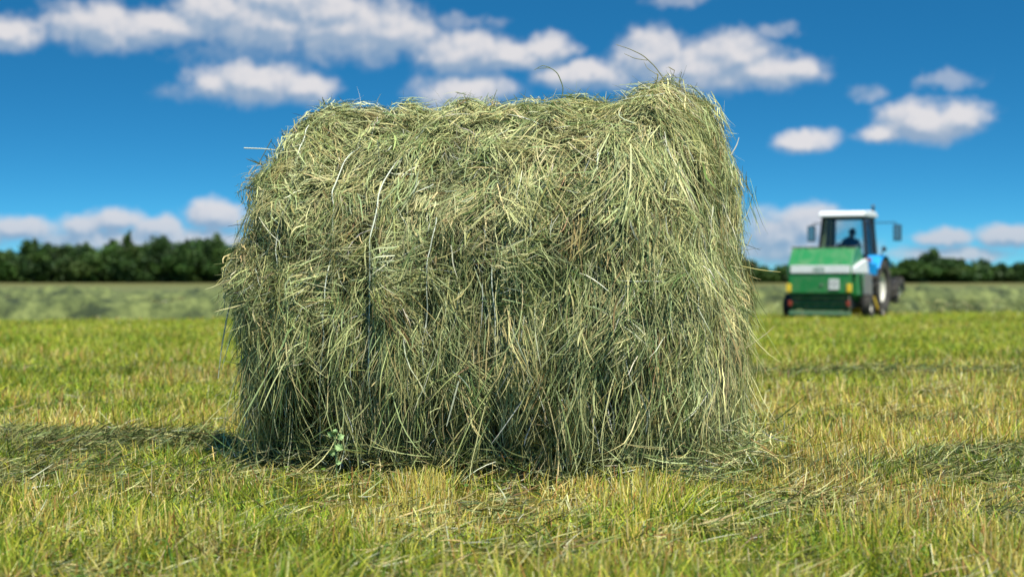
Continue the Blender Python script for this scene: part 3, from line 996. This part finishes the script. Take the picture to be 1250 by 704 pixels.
# ------------------------------------------------------------------ baler
def baler():
    b = empty('round_baler', BPOS, -HEAD)
    tag(b, 'green hay baler with a white band across its tailgate, hitched behind the blue tractor', 'baler')
    hw = .84
    # chamber: lower tailgate leans in towards the ground
    MB().prism([(0.05, .66), (0.0, 1.185), (0.0, 1.395), (.42, 1.84), (1.0, 1.86), (1.45, 1.5), (1.9, 1.05), (1.85, .55), (.9, .42)], -hw, hw).build('body', M['green'], b, .02)
    tg = MB().box((0, -.012, .92), (hw * 2 - .08, .03, .50)).build('tailgate', M['green'], b, .012)
    MB().box((-.28, -.035, 1.29), (.95, .03, .20)).box((.60, -.035, 1.29), (.44, .03, .20)).box((.285, -.033, 1.29), (.2, .026, .20)).build('white_band', M['white'], b, .006)
    lt = MB()
    for k in range(5):
        x = -.12 + k * .062
        lt.box((x - .016, -.055, 1.29), (.012, .008, .09)); lt.box((x + .008, -.055, 1.33 if k % 2 else 1.25), (.034, .008, .014))
        lt.box((x + .018, -.055, 1.29), (.010, .008, .07)) if k != 2 else lt.box((x + .006, -.055, 1.29), (.03, .008, .014))
    lt.build('lettering', M['lettering'], b)
    # ribs and hinge on the sloping upper door
    for x in (-.55, 0, .55):
        MB().bar((x, .01, 1.43), (x, .42, 1.865), .014, 6).build('door_rib', M['green'], b)
    MB().bar((-hw - .02, .44, 1.86), (hw + .02, .44, 1.86), .022, 8).build('hinge', M['dark'], b, smooth=True)
    for s in (-1, 1):
        MB().box((s * .80, -.045, .80), (.13, .05, .21)).build('marker_lamp', M['yellow'], b, .015)
        MB().box((s * .77, -.02, .40), (.09, .06, .13)).build('tail_lamp', M['red'], b, .012)
        MB().bar((s * .77, .0, .30), (s * .77, .10, .62), .02, 6).build('lamp_bracket', M['dark'], b)
    q = MB().box((.40, -.045, .90), (.27, .012, .27)); n0 = len(q.bm.faces)
    for i, z in enumerate((.96, .87)):
        for k in range(4):
            q.box((.31 + k * .06, -.054, z), (.032 - .012 * (k % 2), .008, .045))
    q.mark(n0, 1)
    pl = q.build('number_plate', M['plate'], b); pl.data.materials.append(M['grey'])
    MB().box((.06, -.035, .88), (.07, .03, .05)).build('latch', M['grey'], b, .01)
    # under the tailgate: dark opening, rollers, bottom bar
    MB().prism([(.16, .26), (.12, .655), (1.6, .60), (1.6, .30)], -hw + .06, hw - .06).build('chamber_opening', M['dark'], b)
    r_ = MB()
    for (y, z) in ((.13, .56), (.15, .42), (.18, .30)): r_.bar((-hw + .07, y, z), (hw - .07, y, z), .055, 16)
    r_.build('roller', mat('green_roller', (.012, .11, .035), .6, dirt=DUST, dirt_amt=.5), b, smooth=True)
    MB().box((0, .05, .15), (hw * 2 - .05, .10, .12)).build('rear_bar', mat('dusty_green', (.08, .20, .10), .7, dirt=DUST, dirt_amt=.6), b, .01)
    # side shields, right: pale triangular panel, green door, grey guard
    for s in (-1, 1):
        x0 = s * hw; x1 = s * (hw + (.10 if s > 0 else .02))
        MB().prism([(.03, 1.19), (1.55, 1.19), (1.35, 1.56), (.95, 1.50), (.03, 1.33)], min(x0, x1), max(x0, x1)).build('side_band', M['white'], b, .01)
        MB().prism([(.25, .62), (.22, 1.175), (.98, 1.175), (.98, .56)], min(x0, x1), max(x0, x1)).build('side_door', M['green'], b, .012)
        MB().prism([(1.0, .52), (1.0, 1.175), (1.9, 1.175), (2.0, .60)], min(x0, x1), max(x0, x1)).build('chain_guard', M['grey'], b, .012)
        MB().bar((s * (hw + .12), .5, 1.16), (s * (hw + .12), .75, .60), .03, 10).build('hydraulic_ram', M['dark'], b, smooth=True)
        MB().box((s * (hw + .16), .95, 0.34), (.22, .10, .10)).box((s * (hw - .02), .95, .40), (.10, .22, .26)).build('axle', M['dark'], b, .01)
        wheel(b, s * 1.05, .95, .31, .24, .15, s, lugs=20, lug_h=.014, rimmat='rim')
    # pick-up with gauge wheel and tines
    tn = MB().bar((-.95, 2.0, .30), (.95, 2.0, .30), .16, 18)
    for k in range(26):
        x = -.9 + k * .072
        for a in (0, 1.6, 3.1, 4.7): tn.bar((x, 2.0 + .15 * math.cos(a + k), .30 + .15 * math.sin(a + k)), (x, 2.0 + .27 * math.cos(a + k + .2), .32 + .25 * math.sin(a + k + .2)), .006, 4)
    tn.build('pick_up_reel', M['yellow'], b)
    wheel(b, 1.18, 2.0, .17, .10, .09, 1, lugs=14, lug_h=.008, name='gauge_wheel')
    MB().bar((1.10, 2.0, .17), (1.0, 1.85, .55), .025).build('gauge_wheel_arm', M['yellow'], b)
    # drawbar and drive shaft
    MB().prism([(1.8, .48), (1.8, .62), (3.75, .50), (3.75, .40)], -.10, .10).build('drawbar', M['green'], b, .01)
    MB().bar((0, 1.9, .72), (0, 3.85, .66), .05, 12).build('drive_shaft', M['yellow'], b, smooth=True)
    MB().box((0.0, 1.35, 1.72), (1.3, .35, .26)).build('twine_box', M['green'], b, .03)
baler()

# ------------------------------------------------------------------ tractor
def tractor():
    t = empty('tractor', TPOS, -THEAD)
    tag(t, 'blue wheeled tractor with a white cab roof and black mirrors, towing the green baler', 'tractor')
    # chassis along y: rear axle at 0, front axle at 2.4
    MB().box((0, 0.0, .80), (.5, .55, .55)).box((0, 1.0, .78), (.42, 1.6, .42)).box((0, 2.35, .72), (.36, 1.1, .26)).build('chassis', M['dark'], t, .03)
    MB().bar((-.85, 0, .80), (.85, 0, .80), .11, 14).build('rear_axle', M['dark'], t, smooth=True)
    MB().bar((-.78, 2.4, .52), (.78, 2.4, .52), .07, 12).build('front_axle', M['dark'], t, smooth=True)
    MB().prism([(1.05, 1.05), (1.05, 1.72), (1.3, 1.74), (2.7, 1.56), (2.88, 1.45), (2.9, 1.0)], -.36, .36).build('bonnet', M['blue'], t, .05)
    gr = MB()
    for k in range(6): gr.box((0, 2.915, 1.05 + .07 * k), (.56, .012, .03))
    gr.build('grille', M['dark'], t)
    for s in (-1, 1):
        w = wheel(t, s * .86, 0, .80, .44, .42, s, lugs=22, lug_h=.04, name='rear_wheel')
        w2 = wheel(t, s * .84, 2.4, .53, .32, .29, s, lugs=18, lug_h=.03, name='front_wheel')
        # fender: blue box arch over the rear wheel with a flat outer skirt
        prof = []
        for a in np.linspace(.62, 2.45, 12): prof.append((.02 - .92 * math.cos(a), .80 + .90 * math.sin(a)))
        inn = [(.02 + (y - .02) * .955, .80 + (z - .80) * .955) for y, z in prof][::-1]
        prof = [(y, z) for y, z in prof]
        MB().prism(prof + inn, s * .62, s * 1.10).build('fender', M['blue'], t, .01)
        MB().box((s * .93, -.915, 1.30), (.30, .06, .34)).build('fender_panel', M['blue'], t, .02)
        lp = MB().box((s * .86, -.955, 1.55), (.18, .05, .10)).build('tail_lamp', M['red'], t, .015)
        hl = MB().bar((s * .25, 2.90, 1.46), (s * .25, 2.96, 1.46), .08, 16).build('headlight', M['plate'], t, smooth=True)
        MB().ball((s * 1.13, -.3, 1.86), .07, (1, .7, 1.1)).bar((s * 1.0, -.3, 1.6), (s * 1.12, -.3, 1.84), .015).build('work_lamp', M['black'], t, smooth=True)
    # cab
    cy0, cy1 = -.42, .86
    zb, zt = 1.18, 2.74
    P = {}
    for s in (-1, 1):
        P[s, 0, 0] = Vector((s * .70, cy0 - .08, zb + .15)); P[s, 0, 1] = Vector((s * .57, cy0 + .06, zt))
        P[s, 1, 0] = Vector((s * .64, cy1 + .10, zb)); P[s, 1, 1] = Vector((s * .55, cy1 - .12, zt))
        P[s, 2, 0] = Vector((s * .70, .35, zb)); P[s, 2, 1] = Vector((s * .58, .30, zt))
        for j in range(3):
            MB().bar(P[s, j, 0], P[s, j, 1], .050 if j != 2 else .035, 6).build('pillar', M['black'], t, .006)
    for nm, k in (('floor_frame', 0), ('roof_frame', 1)):
        fr = MB()
        a, b_, c, d = P[-1, 0, k], P[1, 0, k], P[1, 1, k], P[-1, 1, k]
        for u, v in ((a, b_), (b_, c), (c, d), (d, a)): fr.bar(u, v, .045, 6)
        fr.build(nm, M['black'], t)
    def pane(pts, nm='window'):
        bm = bmesh.new(); n_ = (pts[1] - pts[0]).cross(pts[2] - pts[0]).normalized() * .004
        A = [bm.verts.new(p + n_) for p in pts]; B = [bm.verts.new(p - n_) for p in pts]
        bm.faces.new(A); bm.faces.new(B[::-1])
        for i in range(4): bm.faces.new((A[i], A[(i + 1) % 4], B[(i + 1) % 4], B[i]))
        q = MB(); q.bm.free(); q.bm = bm; q.build(nm, glass, t)
    pane([P[-1, 0, 0], P[1, 0, 0], P[1, 0, 1], P[-1, 0, 1]], 'rear_window')
    pane([P[-1, 1, 0], P[1, 1, 0], P[1, 1, 1], P[-1, 1, 1]], 'windscreen')
    for s in (-1, 1):
        pane([P[s, 0, 0], P[s, 2, 0], P[s, 2, 1], P[s, 0, 1]], 'side_window')
        pane([P[s, 2, 0], P[s, 1, 0], P[s, 1, 1], P[s, 2, 1]], 'side_window')
    MB().prism([(cy0 - .22, 2.76), (cy0 - .20, 2.84), (cy0 - .05, 2.91), (.4, 2.95), (cy1 + .02, 2.91), (cy1 + .15, 2.82), (cy1 + .15, 2.76)], -.64, .64).build('roof', M['white'], t, .05)
    MB().box((0, .22, 2.735), (1.20, 1.26, .05)).build('roof_lining', M['black'], t)
    MB().box((0, .24, 1.17), (1.30, 1.3, .08)).build('cab_floor', M['dark'], t, .01)
    MB().box((0, cy0 - .09, 1.28), (1.2, .06, .20)).build('rear_panel', M['blue'], t, .01)
    MB().box((0.0, 0.02, 1.52), (.48, .46, .12)).bar((0, 0, 1.2), (0, 0, 1.5), .08, 12).build('seat', M['black'], t, .03)
    MB().box((0.0, -.24, 1.80), (.44, .10, .46), Matrix.Rotation(.12, 3, 'X')).build('seat_back', M['black'], t, .04)
    sw = MB(); c = Vector((0, .66, 1.92)); T3 = Matrix.Rotation(.65, 3, 'X')
    ring = [c + T3 @ Vector((.2 * math.cos(a), .2 * math.sin(a), 0)) for a in np.linspace(0, 2 * math.pi, 25)]
    sw.path(ring, .014, 6); sw.bar(c, (0, .85, 1.3), .025)
    for a in (0, 2.1, 4.2): sw.bar(c, c + T3 @ Vector((.2 * math.cos(a), .2 * math.sin(a), 0)), .01, 6)
    sw.build('steering_wheel', M['black'], t, smooth=True)
    # exhaust, right of the bonnet
    MB().bar((.44, 1.22, 1.3), (.44, 1.22, 2.1), .045, 12).bar((.44, 1.22, 1.75), (.44, 1.22, 2.35), .065, 14).path([(.44, 1.22, 2.3), (.44, 1.22, 3.02), (.47, 1.12, 3.12)], .04, 12).build('exhaust_pipe', M['dark'], t, smooth=True)
    for s in (-1, 1):
        m = MB().path([(s * .56, cy1 - .10, 2.62), (s * 1.18, cy1 - .05, 2.62), (s * 1.22, cy1 - .05, 2.55)], .014, 8).build('mirror_arm', M['black'], t, smooth=True)
        MB().box((s * 1.24, cy1 - .06, 2.33), (.24, .06, .46)).build('mirror', M['black'], m, .025)
        bm_ = MB().box((s * 1.24, cy1 - .095, 2.33), (.19, .006, .40)).build('mirror_glass', mat('mirror_silver', (.35, .4, .42), .15, metal=.9), m)
    for s in (-1, 1):
        MB().bar((s * .42, -.25, .62), (s * .40, -1.0, .52), .03, 8).build('lift_arm', M['dark'], t, smooth=True)
    MB().box((0, -.42, .50), (.16, .6, .08)).build('hitch', M['dark'], t, .01)
    MB().box((.50, .55, .85), (.26, .7, .4)).build('fuel_tank', M['dark'], t, .05)
    MB().box((.72, .75, .75), (.30, .3, .04)).box((.72, .75, .48), (.30, .28, .04)).bar((.62, .75, .45), (.62, .75, 1.15), .015).build('step', M['dark'], t)
tractor()

# ------------------------------------------------------------------ driver
def driver():
    p = empty('person', TPOS, -THEAD)
    verts = []; edges = []; rad = []
    def V(co, r, parent=None):
        verts.append(co); rad.append(r)
        if parent is not None: edges.append((parent, len(verts) - 1))
        return len(verts) - 1
    pel = V((0, .02, 1.66), (.15, .12))
    wa = V((0.02, .06, 1.80), (.17, .14), pel); ch = V((.05, .13, 1.99), (.20, .16), wa); sh = V((.08, .18, 2.14), (.16, .12), ch)
    ne = V((.08, .22, 2.20), (.058, .058), sh); h1 = V((.09, .25, 2.27), (.078, .085), ne); h2 = V((.10, .265, 2.35), (.082, .098), h1); h3 = V((.10, .26, 2.42), (.06, .07), h2)
    no = V((.115, .365, 2.315), (.012, .012), h1)
    for s in (-1, 1):
        V((.10 + s * .088, .25, 2.32), (.012, .02), h2)
        a = V((.06 + s * .19, .18, 2.10), (.065, .065), sh); b = V((s * .27 + .04, .34, 1.90), (.048, .048), a)
        c = V((s * .23 + .02, .52, 1.93), (.036, .036), b); d = V((s * .19 + .01, .60, 1.955), (.028, .034), c)
        for k in range(4):
            x = s * .19 + .01 + (k - 1.5) * .019
            f1 = V((x, .665 - abs(k - 1.5) * .004, 1.972), (.0095, .0095), d); f2 = V((x, .69, 1.955), (.0088, .0088), f1); V((x, .682, 1.932), (.008, .008), f2)
        th = V((s * .155 + .01, .63, 1.935), (.011, .011), d); V((s * .15 + .01, .66, 1.925), (.009, .009), th)
        k1 = V((s * .12, .12, 1.63), (.10, .09), pel); k2 = V((s * .16, .46, 1.64), (.068, .068), k1)
        k3 = V((s * .16, .56, 1.40), (.052, .052), k2); k4 = V((s * .16, .58, 1.26), (.040, .040), k3); V((s * .16, .70, 1.245), (.042, .03), k4)
    me = bpy.data.meshes.new('body'); me.from_pydata(verts, edges, [])
    o = bpy.data.objects.new('body', me); COL.objects.link(o)
    o.modifiers.new('skin', 'SKIN'); sk = me.skin_vertices[0].data
    for i, r in enumerate(rad): sk[i].radius = r
    sk[0].use_root = True
    sb = o.modifiers.new('sub', 'SUBSURF'); sb.levels = 2; sb.render_levels = 2
    dg = bpy.context.evaluated_depsgraph_get(); me2 = bpy.data.meshes.new_from_object(o.evaluated_get(dg))
    bpy.data.objects.remove(o)
    for m in ('jacket', 'skin', 'trousers'): me2.materials.append(M[m])
    for f in me2.polygons:
        c = f.center; f.use_smooth = True
        f.material_index = 1 if (c.z > 2.195 and c.y > .1) or c.y > .575 and c.z > 1.85 else 2 if c.z < 1.70 else 0
    o = bpy.data.objects.new('body', me2); COL.objects.link(o); o.parent = p
    # hair and cap-like crown
    MB().ball((.10, .25, 2.385), .105, (.92, 1.05, .72)).ball((.095, .21, 2.34), .09, (.95, .8, 1.0)).build('hair', M['hair'], p, smooth=True)
    for s in (-1, 1): MB().ball((.105 + s * .032, .345, 2.345), .012).build('eye', M['black'], p, smooth=True)
    tag(p, 'driver in a dark blue jacket seated in the tractor cab, leaning forward', 'person')
driver()

# ------------------------------------------------------------------ small weed in front of the bale
def weed():
    base = at(412, 566, 6.35); x, y = float(base[0]), 6.28
    o = empty('small_weed', (x, y, float(ground_z(x, y)))); tag(o, 'small pale green leafy weed growing at the shaded foot of the hay bale', 'plant')
    gm2 = mat('weed_green', (.26, .40, .14), .6, dirt=(.34, .42, .16))
    V, F = tube_np([(0, 0, 0), (.004, 0, .08), (-.003, 0, .16), (.0, -.01, .205)], .0022, 6, [1.2, 1, .6])
    mesh_np('stem', V, F, None, gm2, o, smooth=True)
    for (dx, dz, l, a) in ((-.004, .20, .03, 2.6), (.004, .19, .032, .5), (.0, .165, .035, -.6), (-.002, .205, .026, 1.5), (.002, .14, .03, 3.4), (.0, .10, .022, .1)):
        b = bmesh.new(); pts = []
        for k in range(9):
            t = k / 8; w = .42 * l * math.sin(math.pi * min(1, t * .92 + .04)) * (1 + .18 * (-1) ** k)
            c = Vector((math.cos(a) * l * t, -.012 * math.sin(t * 3), math.sin(a) * l * t * .8))
            s = Vector((-math.sin(a), .35, math.cos(a))).normalized() * w
            pts.append((b.verts.new(c + s), b.verts.new(c + Vector((0, .004, 0))), b.verts.new(c - s)))
        for p, q in zip(pts[:-1], pts[1:]):
            b.faces.new((p[0], p[1], q[1], q[0])); b.faces.new((p[1], p[2], q[2], q[1]))
        q = MB(); q.bm.free(); q.bm = b; lf = q.build('leaf', gm2, o, smooth=False, loc=(dx, 0, dz))
weed()
